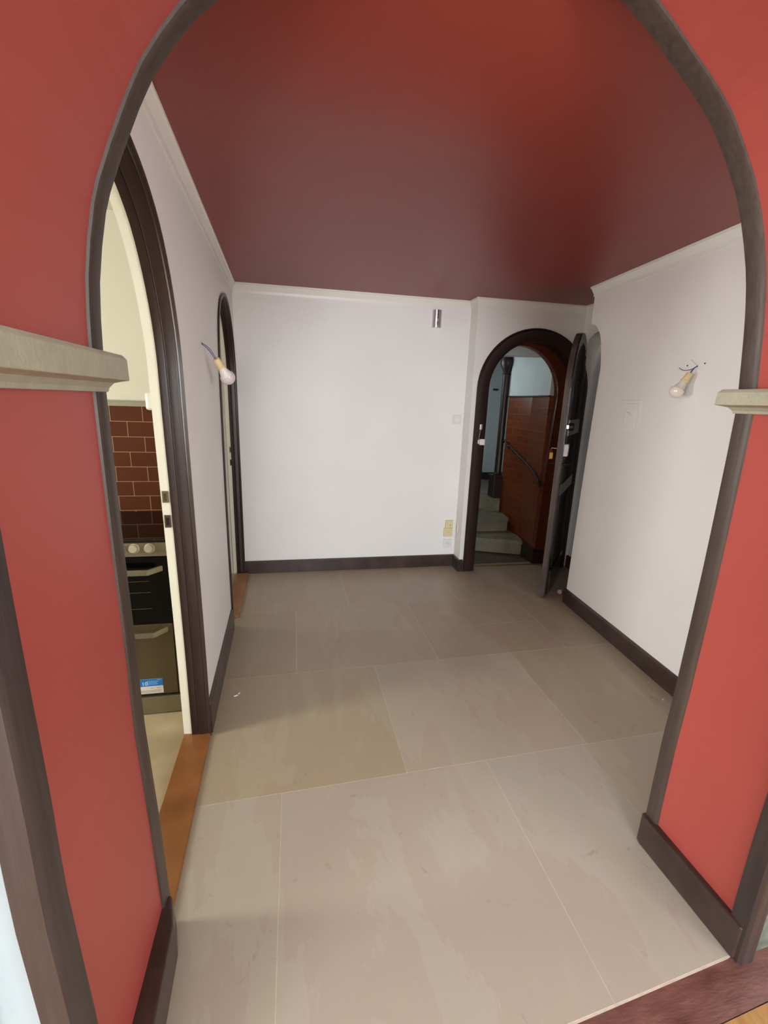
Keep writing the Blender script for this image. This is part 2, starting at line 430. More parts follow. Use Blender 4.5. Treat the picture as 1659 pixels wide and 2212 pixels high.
struct(MB().box(-3.1, 3.6, -7.6, .95, 3.0, 3.1).build('ceiling', WHITE), 'white ceiling of the near room', 'ceiling')
# grey-painted skirting of the near room by the right foot of the arch
mb = MB().prism([(1.395, NY(1.395)), (1.395, NY(1.395) - .018), (3.5, NY(3.5) - .018), (3.5, NY(3.5))], lambda x, y: (x, y, 0), lambda x, y: (x, y, .15))
struct(mb.build('baseboard_near', mat('grey_green_skirting', (104, 112, 100), .6, scale=20, rgb2=(70, 74, 68))), 'dusty grey-green baseboard at the right foot of the arch', 'baseboard')

# ------------------------------------------------------------------ hall ceiling
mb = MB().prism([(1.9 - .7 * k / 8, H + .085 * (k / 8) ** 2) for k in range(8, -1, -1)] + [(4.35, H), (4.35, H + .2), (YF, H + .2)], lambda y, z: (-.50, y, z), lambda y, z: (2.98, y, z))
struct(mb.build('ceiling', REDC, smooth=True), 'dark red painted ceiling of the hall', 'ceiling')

# ------------------------------------------------------------------ left wall with two arched openings
P1 = smoothpath([(YF + .002, 2.20), (1.25, 2.27), (1.33, 2.335), (1.43, 2.362), (1.524, 2.347), (1.663, 2.303), (1.80, 2.218), (1.90, 2.094), (1.968, 1.95), (2.0, 1.82), (2.008, 1.7), (2.018, 1.5), (2.036, 1.2), (2.048, .95), (2.07, .5), (2.075, .2), (2.08, 0)], 3)
P2 = smoothpath([(3.20, 0), (3.165, .98), (3.172, 1.54), (3.19, 1.85), (3.228, 2.061), (3.276, 2.18), (3.38, 2.29), (3.532, 2.352), (3.70, 2.385), (3.86, 2.356), (4.0, 2.28), (4.101, 2.173), (4.19, 2.02), (4.233, 1.85), (4.245, 1.5), (4.262, .87), (4.275, 0)], 3)
def LP(u, z, b): return (LX(u) + b, u, z)
WT = .115
poly = P1 + P2 + [(D + .1, 0), (D + .1, H), (1.8, H), (YF + .002, 2.72)]
mb = MB().prism(poly, lambda u, z: LP(u, z, 0), lambda u, z: LP(u, z, -(WT if u < 2.6 else .082)), 0, 1, 1)
struct(mb.build('wall_left', [WHITE, CREAM]), 'white left wall of the hall with two arched doorways', 'wall')

def lining(pth, na, nb, la, lb, k=1.0):
    mb = MB(); sweep(mb, pth, [(.0, .012), (-.014, .014), (-.018, .004), (-.012, -.004), (-.016, -.012), (-.016, -.042), (-.010, -.048), (-.014, -.054), (-.014, -.078), (.004, -.078), (.004, .0), (.006, .012)], lambda u, z, b: LP(u, z, b * k if b < 0 else b))
    struct(mb.build(na, WOODJ, smooth=True), la, 'trim')
    mb = MB(); sweep(mb, pth, [(-.004, -.0785), (-.001, -.118), (.012, -.12), (.0125, -.0785)], lambda u, z, b: LP(u, z, b * k))
    return struct(mb.build(nb, CREAMJ, smooth=True), lb, 'trim')


lining(P1, 'trim_6', 'trim_7', 'dark wooden lining of the arched kitchen doorway', 'cream painted rebate inside the arched kitchen doorway')
lining(P2, 'trim_8', 'trim_9', 'dark wooden lining of the farther arched doorway on the left', 'cream painted rebate inside the farther left doorway', .82)

# strike plates on the cream rebates
def jamb_y(pth, z):
    far_ = [p for p in pth[len(pth) // 2:]]
    for a, b in zip(far_, far_[1:]):
        if b[1] <= z <= a[1]: return a[0] + (b[0] - a[0]) * (a[1] - z) / ((a[1] - b[1]) or 1)
    return far_[-1][0]


def strike(pth, z, h, lab, dark, k=1.0):
    y = jamb_y(pth, z); x = LX(y) - .098 * k
    t = thing('strike_plate', lab, 'latch plate', (x, y, z), group='lock plates in the left doorways')
    part(MB().box(x - .012 * k, x + .012 * k, y - .011, y + .006, z - h / 2, z + h / 2), 'plate', STEELD if dark else STEELM, t)
    part(MB().box(x - .006 * k, x + .006 * k, y - .012, y + .005, z - h * .32, z + h * .32), 'recess', DARK if dark else STEELD, t)


strike(P1, 1.245, .05, 'steel latch plate in the cream jamb of the kitchen doorway, upper', False)
strike(P1, 1.135, .055, 'dark keyhole plate in the cream jamb of the kitchen doorway, lower', True)
strike(P2, 1.205, .05, 'steel latch plate in the cream jamb of the farther doorway, upper', False, .70)
strike(P2, 1.09, .055, 'dark keyhole plate in the cream jamb of the farther doorway, lower', True, .70)

# oak door sills
mb = MB().prism([(-.56, 1.2), (LX(1.2) + .010, 1.2), (LX(2.08) + .010, 2.078), (-.565, 2.085)], lambda x, y: (x, y, -.02), lambda x, y: (x, y, .014))
tag(mb.build('door_sill', SILL, bevel=.003), 'orange-brown oak sill across the kitchen doorway', 'door sill')
mb = MB().prism([(-.56, 3.345), (LX(3.35) + .034, 3.345), (LX(4.26) + .044, 4.245), (-.565, 4.245)], lambda x, y: (x, y, -.02), lambda x, y: (x, y, .022))
tag(mb.build('door_sill', SILL2, bevel=.003), 'faded brown oak sill across the farther left doorway', 'door sill')

# ------------------------------------------------------------------ far wall and projecting entrance wall
struct(MB().box(-.62, 1.72, D, D + .1, 0, H).build('wall_far', WHITE), 'white blank wall at the far end of the hall', 'wall')
DC = (2.262, 1.82)
DI = .467
dooropen = [(DC[0] - DI - .004, 0)] + arcpts(DC[0], DC[1], DI, DI - .015, 180, 0, 32) + [(DC[0] + DI, 0)]
poly = [(1.642, 0)] + dooropen + [(2.875, 0), (2.875, H), (1.642, H)]
mb = MB().prism(poly, lambda x, z: (x, YD, z), lambda x, z: (x, YD + .125, z), 0, 0, 0)
mb.box(1.642, 1.646, YD + .125, D + .05, 0, H)
struct(mb.build('wall_entrance', WHITE), 'white projecting wall around the open arched entrance door', 'wall')
mb = MB(); sweep(mb, dooropen, [(.0, -.012), (.012, -.020), (.085, -.020), (.094, -.012), (.100, -.018), (.108, -.010), (.108, .0), (.0, .0)], lambda x, z, b: (x, YD + b, z))
sweep(mb, dooropen, [(.0, -.012), (.0, .124), (-.012, .124), (-.012, -.006)], lambda x, z, b: (x, YD + b, z))
struct(mb.build('trim_10', WOODJ, smooth=True), 'wide dark wooden arched frame of the entrance door', 'trim')

# masonry arch with brown tiles just behind the door frame
AO = [(1.695, 0), (1.695, 1.0), (1.695, 1.782)] + arcpts(2.151, 1.782, .456, .456, 170, 10, 26) + [(2.608, 1.78), (2.575, 1.0), (2.545, 0)]
poly = [(1.646, 0)] + AO + [(3.2, 0), (3.2, H), (1.646, H)]
mb = MB().prism(poly, lambda x, z: (x, YD + .127, z), lambda x, z: (x, YD + .20, z))
struct(mb.build('wall_stair_arch', TILEX), 'brown tiled arch just behind the entrance door frame', 'wall')
struct(MB().box(1.79, 2.74, YD + .085, YD + .115, -.01, .006).build('trim_11', BRASS), 'thin brass strip at the foot of the entrance door', 'trim')

# ------------------------------------------------------------------ right wall (with the notch that takes the open door)
NOTCH = smoothpath([(3.29, 0), (3.275, 1.0), (3.25, 1.85), (3.247, 1.99), (3.287, 2.165), (3.33, 2.25), (3.391, 2.304), (3.46, 2.325)], 3)
poly = [(YF - .02, 0)] + NOTCH + [(3.46, H), (1.8, H), (YF - .02, 2.72)]
mb = MB().prism(poly, lambda u, z: (RX(u), u, z), lambda u, z: (2.98, u, z))
struct(mb.build('wall_right', WHITE), 'white right wall of the hall carrying the dangling lamp', 'wall')
SX = lambda y: 2.875
mb = MB().box(2.875, 2.98, 3.2, 4.25, 0, H)
NT = smoothpath([(3.46, 2.325), (3.58, 2.36), (3.75, 2.37), (3.92, 2.35), (4.02, 2.30), (YD, 2.18)], 3)
poly = NT + [(YD, H), (3.46, H)]
mb.prism(poly, lambda u, z: (2.725, u, z), lambda u, z: (2.875, u, z))
struct(mb.build('wall_door_niche', WHITE), 'white arched niche in the corner behind the open entrance door', 'wall')

# ------------------------------------------------------------------ cornice
def sweep_plan(mb, path, prof, mi=0):
    """path in plan; prof (offset to the right of travel, z)"""
    rings = []
    for i, p in enumerate(path):
        p = Vector(p)
        d0 = (p - Vector(path[i - 1])).normalized() if i else None
        d1 = (Vector(path[i + 1]) - p).normalized() if i < len(path) - 1 else None
        if d0 is None: d0 = d1
        if d1 is None: d1 = d0
        n0 = Vector((d0.y, -d0.x)); n1 = Vector((d1.y, -d1.x)); nn = (n0 + n1); nn = nn / (1 + n0.dot(n1))
        rings.append([(p.x + nn.x * a, p.y + nn.y * a, z) for a, z in prof])
    return mb.loft(rings, mi=mi)


CPROF = [(-.002, 2.525), (.006, 2.525), (.008, 2.545), (.014, 2.56), (.024, 2.585), (.030, 2.587), (.030, 2.5995), (-.002, 2.5995)]
mb = MB(); sweep_plan(mb, [(LX(YF), YF), (LX(D), D), (1.642, D), (1.642, YD), (2.725, YD), (2.725, 3.46), (RX(3.46), 3.46), (RX(YF), YF)], CPROF)
struct(mb.build('trim_12', WHITE2), 'narrow white cornice running round the top of the hall walls', 'trim')

# ------------------------------------------------------------------ baseboards
def bb(name, path, h, t, lab):
    mb = MB(); sweep_plan(mb, path, [(-.001, 0), (t, 0), (t, h - .012), (t - .005, h - .002), (t - .010, h), (-.001, h)])
    return struct(mb.build(name, WOODB), lab, 'baseboard')


bb('baseboard_left', [(LX(2.085), 2.085), (LX(3.165), 3.165)], .165, .018, 'dark wooden baseboard between the two left doorways')
bb('baseboard_far', [(LX(D - .006) + .004, D), (1.642, D), (1.642, YD), (1.676, YD)], .125, .018, 'dark wooden baseboard along the far wall')
bb('baseboard_right', [(2.875, YD), (2.875, 3.29), (RX(3.285), 3.285), (RX(YF), YF)], .13, .018, 'dark wooden baseboard along the right wall')
mb = MB(); mb.prism([(-.44, NY(-.42) - .02), (-.355, NY(-.42) - .02), (-.372, 1.105), (-.395, 1.19), (-.44, 1.20)], lambda x, y: (x, y, 0), lambda x, y: (x - .004, y, .135))
struct(mb.build('baseboard_arch_left', WOODB, bevel=.006), 'dark wooden baseboard under the left red side of the arch', 'baseboard')
mb = MB(); mb.prism([(1.38, .80), (1.328, .80), (1.318, 1.19), (1.325, 1.212), (1.38, 1.212)], lambda x, y: (x, y, 0), lambda x, y: (x + .003, y, .128))
struct(mb.build('baseboard_arch_right', WOODB, bevel=.006), 'dark wooden baseboard under the right red side of the arch', 'baseboard')

# ------------------------------------------------------------------ kitchen
struct(MB().box(-3.1, -.55, .72, 2.9, -.05, -.002).build('floor', KFLOOR), 'pale sandstone floor of the kitchen', 'floor')
mb = MB().box(-3.1, -.56, 2.9, 3.0, 0, 1.597, 0); mb.box(-3.1, -.56, 2.9, 3.0, 1.597, 2.6, 1)
struct(mb.build('wall_kitchen', [TILEK, CREAM]), 'kitchen wall with brown tiles below and cream paint above', 'wall')
mb = MB(); sweep_plan(mb, [(-3.1, 2.9), (-.57, 2.9)], [(-.001, 1.597), (.008, 1.597), (.010, 1.606), (.012, 1.616), (.004, 1.626), (-.001, 1.630)], 0)
sweep_plan(mb, [(-3.1, 2.9), (-.57, 2.9)], [(-.001, 1.632), (.006, 1.634), (.006, 1.664), (.001, 1.692), (-.001, 1.694)], 1)
struct(mb.build('trim_13', [mat('grey_tile_capping', (150, 146, 128), .5), CREAM]), 'grey capping and cream band above the kitchen tiles', 'trim')
mb = MB(); mb.box(-3.1, -3.0, .72, .85, 0, 2.6); mb.box(-3.1, -3.0, 1.75, 3.0, 0, 2.6); mb.box(-3.1, -3.0, .85, 1.75, 0, .9); mb.box(-3.1, -3.0, .85, 1.75, 2.25, 2.6)
struct(mb.build('wall_kitchen_window', CREAM), 'cream window wall of the kitchen', 'wall')
struct(MB().box(-3.1, -.56, .64, .72, 0, 2.6).build('wall_kitchen_near', CREAM), 'cream near wall of the kitchen', 'wall')
struct(MB().box(-3.1, -.50, .70, 4.6, 2.6, 2.7).build('ceiling', CREAM), 'cream ceiling of the side rooms', 'ceiling')
t = thing('cable_box', 'small rounded white cable box on the cream kitchen wall above the tiles', 'cable box', (-.79, 2.9, 1.627))
part(MB().box(-.835, -.72, 2.862, 2.902, 1.578, 1.678), 'cover', WHITE2, t, bevel=.014)
part(MB().box(-.79, -.775, 2.862, 2.867, 1.615, 1.635), 'button', PLAST, t)

# cooker
CX0, CX1, CY0, CY1 = -1.11, -.612, 2.28, 2.88
ck = thing('cooker', 'stainless steel free-standing cooker with a closed black glass lid, seen through the kitchen doorway', 'cooker', ((CX0 + CX1) / 2, (CY0 + CY1) / 2, 0))
part(MB().box(CX0, CX1, CY0 + .02, CY1, .10, .958), 'body', BLACK, ck)
mb = MB().prism([(CY0 + .02, .893), (CY0 - .006, .893), (CY0 + .006, .972), (CY0 + .02, .974)], lambda y, z: (CX0, y, z), lambda y, z: (CX1, y, z))
cp = part(mb, 'control_panel', STEELM, ck, bevel=.003)
for k in range(6):
    x = -.704 - .069 * k
    mb = MB().lathe([(.0, -.0), (.025, 0), (.025, .006), (.021, .010), (.020, .024), (.017, .028), (.0, .0282)], (x, CY0 + .002, .934), (0, -1, .15), 20)
    kb = part(mb, 'knob', KNOBM, ck, smooth=True)
lid = part(MB().box(CX0, CX1, CY0 - .002, CY1 - .01, .962, .978), 'glass_lid', LIDGL, ck, bevel=.003)
od = part(MB().box(CX0 + .004, CX1 - .006, CY0, CY0 + .022, .531, .888), 'oven_door', BLKGL, ck, bevel=.003)
def handle(zc, par):
    mb = MB()
    mb.box(CX0 + .07, -.655 - .05, CY0 - .062, CY0 - .050, zc - .014, zc + .014)
    mb.prism([(-.705, CY0 - .062), (-.705, CY0 - .050), (-.668, CY0 + .001), (-.652, CY0 + .001)], lambda x, y: (x, y, zc - .014), lambda x, y: (x, y, zc + .014))
    mb.prism([(CX0 + .07, CY0 - .062), (CX0 + .07, CY0 - .050), (CX0 + .033, CY0 + .001), (CX0 + .017, CY0 + .001)], lambda x, y: (x, y, zc - .014), lambda x, y: (x, y, zc + .014))
    return part(mb, 'handle', STEELM, par, bevel=.002)
handle(.828, od)
for z in (.76, .70, .612):
    part(MB().box(CX0 + .05, -.72, CY0 - .0012, CY0 + .002, z, z + .0028), 'rack_line', STEELD, od)
dr = part(MB().box(CX0 + .004, CX1 - .018, CY0, CY0 + .022, .118, .524), 'storage_drawer', STEELD, ck, bevel=.003)
handle(.494, dr)
part(MB().box(CX1 - .014, CX1 - .004, CY0 + .002, CY0 + .024, .118, .888), 'side_trim', STEELD, ck)
part(MB().box(CX0 + .002, CX1 - .002, CY0 - .004, CY0 + .05, .004, .104), 'plinth', STEELM, ck, bevel=.003)
# energy sticker: photo, blue band with "10", white text block
st = part(MB().box(-.852, -.702, CY0 - .0014, CY0 + .0, .126, .212), 'sticker', STKW, ck)
part(MB().box(-.815, -.702, CY0 - .0020, CY0 - .0012, .170, .212), 'blue_band', STKB, st)
part(MB().box(-.852, -.815, CY0 - .0020, CY0 - .0012, .168, .212), 'photo_print', STKP, st)
def text(name, s, loc, size, m_, parent, rotx=90, align='LEFT', rotz=0):
    cu = bpy.data.curves.new(name, 'FONT'); cu.body = s; cu.size = size; cu.extrude = .0003; cu.align_x = align
    o = bpy.data.objects.new(name, cu); C.objects.link(o)
    dg = bpy.context.evaluated_depsgraph_get(); me = bpy.data.meshes.new_from_object(o.evaluated_get(dg))
    bpy.data.objects.remove(o); me.materials.clear(); me.materials.append(m_)
    ob = bpy.data.objects.new(name, me); C.objects.link(ob); ob.parent = parent
    q = Vector((0, 0, 0)); x = parent
    while x: q += x.location; x = x.parent
    me.transform(Matrix.Translation(Vector(loc) - q) @ Matrix.Rotation(math.radians(rotz), 4, 'Z') @ Matrix.Rotation(math.radians(rotx), 4, 'X'))
    return ob
text('printed_number', '10', (-.806, CY0 - .0024, .176), .030, STKT, st)
for k, (x0, x1, z) in enumerate([(-.780, -.722, .196), (-.780, -.730, .188), (-.780, -.726, .180), (-.728, -.708, .205)]):
    part(MB().box(x0, x1, CY0 - .0024, CY0 - .0018, z, z + .0035), 'print_line', STKL, st)
for k, (x0, x1, z) in enumerate([(-.842, -.822, .154), (-.765, -.750, .156), (-.735, -.715, .156), (-.842, -.712, .142), (-.838, -.715, .134)]):
    part(MB().box(x0, x1, CY0 - .0020, CY0 - .0013, z, z + .0030), 'print_line', STKG, st)

# ------------------------------------------------------------------ bathroom-like second room
struct(MB().box(-2.4, -.55, 3.0, 4.48, -.05, -.002).build('floor', KFLOOR), 'pale floor seen through the farther left doorway', 'floor')
mb = MB().box(-2.4, -.5, 4.48, 4.58, 0, .60, 0); mb.box(-2.4, -.5, 4.48, 4.58, .60, .625, 1); mb.box(-2.4, -.5, 4.48, 4.58, .625, 2.6, 2)
mb.box(-2.4, -.5, 4.476, 4.48, .725, .728, 1)
struct(mb.build('wall_side_room', [BEIGET, DARK, GREENP]), 'green-grey wall with a black band, seen through the farther left doorway', 'wall')
mb = MB(); mb.box(-2.5, -2.4, 2.9, 3.35, 0, 2.6); mb.box(-2.5, -2.4, 4.05, 4.58, 0, 2.6); mb.box(-2.5, -2.4, 3.35, 4.05, 0, 1.2); mb.box(-2.5, -2.4, 3.35, 4.05, 2.2, 2.6)
struct(mb.build('wall_side_room_window', GREENP), 'outer wall of the farther left room with a guessed window opening', 'wall')

# ------------------------------------------------------------------ stairwell
struct(MB().box(1.4, 4.4, YD + .115, 7.0, -.06, -.004).build('floor', mat('dark_landing_stone', (96, 84, 62), .5, scale=6, rgb2=(76, 64, 46), bump=.1)), 'dim stone landing floor behind the entrance door', 'floor')
SA = [(2.56, 4.32), (2.625, 4.78), (2.60, 5.30)]
def wallseg(z0, z1, mi, mb):
    pl = SA + [(3.0, 5.30), (3.0, 4.32)]
    mb.prism(pl, lambda x, y: (x, y, z0), lambda x, y: (x, y, z1), mi, mi, mi)
mb = MB(); wallseg(0, 1.785, 0, mb); wallseg(1.785, 2.7, 1, mb)
struct(mb.build('wall_stair', [TILES, STAIRP]), 'stairwell wall with brown tiles below and grey-white paint above', 'wall')
mb = MB(); sweep_plan(mb, [(2.60, 5.30), (2.625, 4.78), (2.56, 4.32)][::-1], [(-.001, 1.772), (.010, 1.772), (.014, 1.785), (.001, 1.795), (-.001, 1.795)], 0)
mb2 = MB()
rings = []
for x, y in SA: rings.append([(x + .002, y, 1.770), (x - .012, y, 1.770), (x - .015, y, 1.782), (x + .002, y, 1.790)])
mb2.loft(rings)
struct(mb2.build('trim_14', WOODB), 'thin moulding above the stairwell tiles, coloured dark as its shadow line', 'trim')  # dark colour stands in for the thin shadow line above the tiles
struct(MB().box(1.4, 4.4, 6.72, 6.82, .4, 2.7).build('wall_stair_back', STAIRP), 'blue-grey back wall of the stairwell behind the pillar', 'wall')
struct(MB().box(1.3, 1.4, 4.4, 6.82, 0, 2.7).build('wall_stair_left', STAIRP), 'grey-white left wall of the stairwell', 'wall')
struct(MB().box(4.3, 4.4, 4.3, 6.82, 0, 2.7).build('wall_stair_right', STAIRP), 'grey-white right wall of the stairwell', 'wall')
mb = MB().prism([(4.32, 2.15), (5.35, 2.245), (6.82, 2.62), (6.82, 2.75), (4.32, 2.75)], lambda y, z: (1.3, y, z), lambda y, z: (4.4, y, z))
struct(mb.build('ceiling', STAIRP), 'grey-white sloping ceiling of the stairwell', 'ceiling')
struct(MB().box(2.0, 4.3, 6.70, 6.72, .51, .62).build('baseboard_stair', IRON), 'black baseboard at the foot of the stairwell back wall', 'baseboard')

def step(poly, z0, z1, lab, nose=.02):
    mb = MB().prism(poly, lambda x, y: (x, y, z0), lambda x, y: (x, y, z1 - .045))
    c = [(poly[0][0], poly[0][1] - nose), (poly[1][0] - .0, poly[1][1] - nose)] + poly[2:]
    mb.prism(c, lambda x, y: (x, y, z1 - .045), lambda x, y: (x, y, z1))
    o = mb.build('stone_step', STEP, bevel=.004)
    return tag(o, lab, 'step', group='stone steps behind the entrance door')
step([(1.42, 4.98), (2.555, 4.53), (2.60, 4.72), (2.595, 5.6), (1.42, 5.6)], 0, .17, 'lowest grey stone step behind the entrance door')
step([(1.42, 4.95), (2.557, 4.935), (2.59, 5.1), (2.59, 5.7), (1.42, 5.7)], .17, .34, 'middle grey stone step behind the entrance door')
mb = MB().prism([(1.42, 5.36), (2.38, 5.36), (2.44, 5.27), (2.585, 5.25), (2.60, 5.30), (4.3, 5.30), (4.3, 6.72), (1.42, 6.72)], lambda x, y: (x, y, .34), lambda x, y: (x, y, .51))
tag(mb.build('stone_step', STEP, bevel=.004), 'topmost grey stone step, under the dark wooden pillar', 'step', group='stone steps behind the entrance door')

mb = MB(); rings = []
for x, y in [(2.752, 4.322), (2.552, 4.322), (2.552, 4.322), (2.575, 4.56)]:
    rings.append([(x + .03, y + .0, 0), (x - .012, y - .012, 0), (x - .012, y - .012, .17), (x + .03, y, .175)])
mb.box(2.535, 2.76, YD + .119, YD + .13, 0, .14); mb.prism([(2.53, 4.245), (2.575, 4.245), (2.60, 4.53), (2.545, 4.53)], lambda x, y: (x, y, 0), lambda x, y: (x, y, .17))
struct(mb.build('baseboard_stair_tiles', WOODJ), 'dark baseboard at the foot of the tiled stairwell wall', 'baseboard')

# pillar
pl = thing('pillar', 'dark wooden pillar with carved capital standing on the top stone step', 'pillar', (2.562, 5.37, .51))
part(MB().box(2.497, 2.627, 5.285, 5.455, .51, .775), 'base_block', WOODJ, pl, bevel=.004)
part(MB().box(2.487, 2.637, 5.275, 5.465, .775, .80), 'base_cap', WOODJ, pl, bevel=.006)
part(MB().lathe([(.05, .80), (.055, .815), (.047, .83), (.044, .86), (.044, 1.5), (.046, 2.03), (.052, 2.045), (.044, 2.06), (.05, 2.075)], (2.572, 5.37, 0), (0, 0, 1), 20), 'shaft', WOODJ, pl, smooth=True)
part(MB().lathe([(.05, 2.075), (.06, 2.10), (.085, 2.15), (.09, 2.20), (.075, 2.24), (.07, 2.30)], (2.572, 5.37, 0), (0, 0, 1), 12), 'capital', WOODJ, pl, smooth=True)
t = thing('name_plate', 'small black plate on the blue-grey stairwell back wall', 'plate', (3.06, 6.72, 1.905))
part(MB().box(3.02, 3.10, 6.708, 6.721, 1.89, 1.918), 'plate', IRON, t)

# handrail
hr = thing('handrail', 'black iron handrail descending along the brown tiled stairwell wall', 'handrail', (2.55, 4.8, 1.05))
pts = [(2.565, 5.27, 1.225), (2.56, 5.24, 1.25), (2.555, 5.18, 1.235), (2.555, 5.12, 1.195), (2.555, 5.06, 1.195), (2.555, 4.98, 1.165), (2.56, 4.80, 1.10), (2.565, 4.60, 1.03), (2.555, 4.40, .945), (2.545, 4.31, .895)]
part(MB().tube(smoothpath(pts, 3), .013, 10), 'rail', IRON, hr, smooth=True)
part(MB().tube([(2.545, 4.31, .897), (2.545, 4.302, .875), (2.545, 4.30, .84)], .012, 10), 'end_drop', IRON, hr, smooth=True)
part(MB().tube([(2.555, 5.16, 1.225), (2.555, 5.13, 1.185), (2.555, 5.10, 1.165), (2.555, 5.07, 1.18)], .009, 8), 'scroll', IRON, hr, smooth=True)
for y, z in ((4.95, 1.15), (4.5, .985)):
    part(MB().tube([(2.56, y, z), (2.575, y, z - .03), (2.61, y, z - .03)], .006, 8), 'bracket', IRON, hr, smooth=True)

# ------------------------------------------------------------------ open entrance door
A = Vector((2.178, 3.387, 0)); dv = Vector((.64, .768, 0)).normalized(); nv = Vector((dv.y, -dv.x, 0))   # nv: towards the room side face
LW_, LT = .93, .042
def DP(s, z, n_): 
    q = A + dv * s + nv * n_
    return (q.x, q.y, z)
dr1 = thing('door_1', 'dark wooden arched entrance door standing open in front of the right wall corner', 'door', tuple(A + dv * LW_), kind='structure')
leafp = [(0, .012)] + [(0, 1.0)] + arcpts(LW_ / 2, 1.83, LW_ / 2, .472, 180, 0, 28) + [(LW_, .012)]
mb = MB().prism(leafp, lambda s, z: DP(s, z, 0), lambda s, z: DP(s, z, -LT), 0, 0, [1] * 12 + [0] * (len(leafp) - 12))
part(mb, 'door_leaf', [DOORW, DOORE], dr1)
# rim band and ribs on the room side
inner = arcpts(LW_ / 2, 1.83, LW_ / 2 - .085, .387, 0, 180, 24)
mb = MB()
rim_o = [(0.004, .016), (0.004, 1.83)] + arcpts(LW_ / 2, 1.83, LW_ / 2 - .004, .468, 180, 0, 24) + [(LW_ - .004, .016)]
rim_i = [(.085, .016), (.085, 1.83)] + arcpts(LW_ / 2, 1.83, LW_ / 2 - .085, .387, 180, 0, 24) + [(LW_ - .085, .016)]
rings = [[DP(o_[0], o_[1], 0), DP(o_[0], o_[1], .010), DP(i_[0], i_[1], .010), DP(i_[0], i_[1], 0)] for o_, i_ in zip(rim_o, rim_i)]
mb.loft(rings); part(mb, 'rim_band', DOORW, dr1)
def ztop(s): return 1.83 + math.sqrt(max(0, 1 - ((s - LW_ / 2) / (LW_ / 2 - .085)) ** 2)) * .387
for s in (.17, .255, .34, .425, .505, .59, .675, .76):
    mb = MB()
    rings = []
    for z in (.25, ztop(s) - .02):
        rings.append([DP(s - .016, z, 0), DP(s - .012, z, .014), DP(s, z, .020), DP(s + .012, z, .014), DP(s + .016, z, 0)])
    mb.loft(rings); part(mb, 'rib', DOORW, dr1)
for z0, z1 in ((.016, .24), (.93, 1.03), (1.44, 1.57)):
    mb = MB().prism([(.085, z0), (LW_ - .085, z0), (LW_ - .085, z1), (.085, z1)], lambda s, z: DP(s, z, .0), lambda s, z: DP(s, z, .022))
    part(mb, 'rail_board', DOORW, dr1)
# rim lock, bolt lock, handles
def dbox(name, s0, s1, z0, z1, n0, n1, m_, par=dr1, bev=.003):
    mb = MB().prism([(s0, z0), (s1, z0), (s1, z1), (s0, z1)], lambda s, z: DP(s, z, n0), lambda s, z: DP(s, z, n1))
    return part(mb, name, m_, par, bevel=bev)
lk = dbox('rim_lock', .02, .10, 1.275, 1.375, .0, .040, PLASTG); lk['label'] = 'pale rim lock box'
dbox('lock_plate', .035, .08, 1.29, 1.36, .040, .043, CHROME, lk, .001)
dbox('latch', .01, .035, 1.500, 1.535, .0, .030, CHROME)
mb = MB().lathe([(.0, 0), (.034, 0), (.034, .030), (.028, .040), (.0, .041)], DP(.10, 1.515, .018), nv, 20); part(mb, 'deadbolt_cover', BLACK, dr1, smooth=True)
mb = MB().tube([DP(.055, 1.205, 0), DP(.055, 1.205, .045), DP(.075, 1.203, .055), DP(.17, 1.198, .055)], .008, 10); part(mb, 'inner_handle', IRON, dr1, smooth=True)
mb = MB().tube([DP(.055, 1.205, -LT), DP(.055, 1.205, -LT - .055), DP(.045, 1.205, -LT - .066), DP(-.03, 1.202, -LT - .070)], .008, 10); part(mb, 'outer_handle', IRON, dr1, smooth=True)
dbox('handle_plate', .035, .075, 1.14, 1.27, -LT - .006, -LT, IRON)
mb = MB().tube([DP(.05, 1.335, -LT), DP(.05, 1.335, -LT - .05)], .004, 8)
ky = thing('key', 'key with a yellow tag hanging in the outer lock of the open entrance door', 'key', DP(.05, 1.335, -LT - .03))
part(mb, 'key_blade', CHROME, ky)
q = Vector(DP(.05, 1.335, -LT - .05))
part(MB().tube([q, q + Vector((-.004, -.002, -.012)), q + Vector((-.002, 0, -.022))], .002, 6), 'ring', CHROME, ky)
part(MB().box(q.x - .016, q.x + .016, q.y - .005, q.y + .001, 1.238, 1.316), 'tag_body', KEYB, ky, bevel=.006)
part(MB().box(q.x - .0155, q.x + .0155, q.y - .007, q.y - .004, 1.245, 1.297), 'tag_paper', KEYT, ky, bevel=.002)

# security chain on the left of the frame
chn = thing('door_chain', 'short metal security chain with keeper on the left of the entrance door frame', 'door chain', (1.745, YD - .025, 1.40))
part(MB().box(1.738, 1.762, YD - .030, YD - .02, 1.44, 1.49), 'plate', CHROME, chn, bevel=.002)
mb = MB()
for k in range(11):
    z = 1.438 - k * .0095; x = 1.745 - .0012 * k
    mb.tube([(x + .004 * math.cos(t), YD - .028 + (.004 * math.sin(t) if k % 2 else .0), z + .006 * math.sin(t)) for t in [i * math.pi / 4 for i in range(9)]], .0013, 6)
part(mb, 'links', CHROME, chn)
part(MB().box(1.744, 1.790, YD - .052, YD - .02, 1.296, 1.352), 'keeper', PLAST, chn, bevel=.003)
part(MB().box(1.728, 1.745, YD - .034, YD - .02, 1.305, 1.345), 'slide', CHROME, chn, bevel=.002)

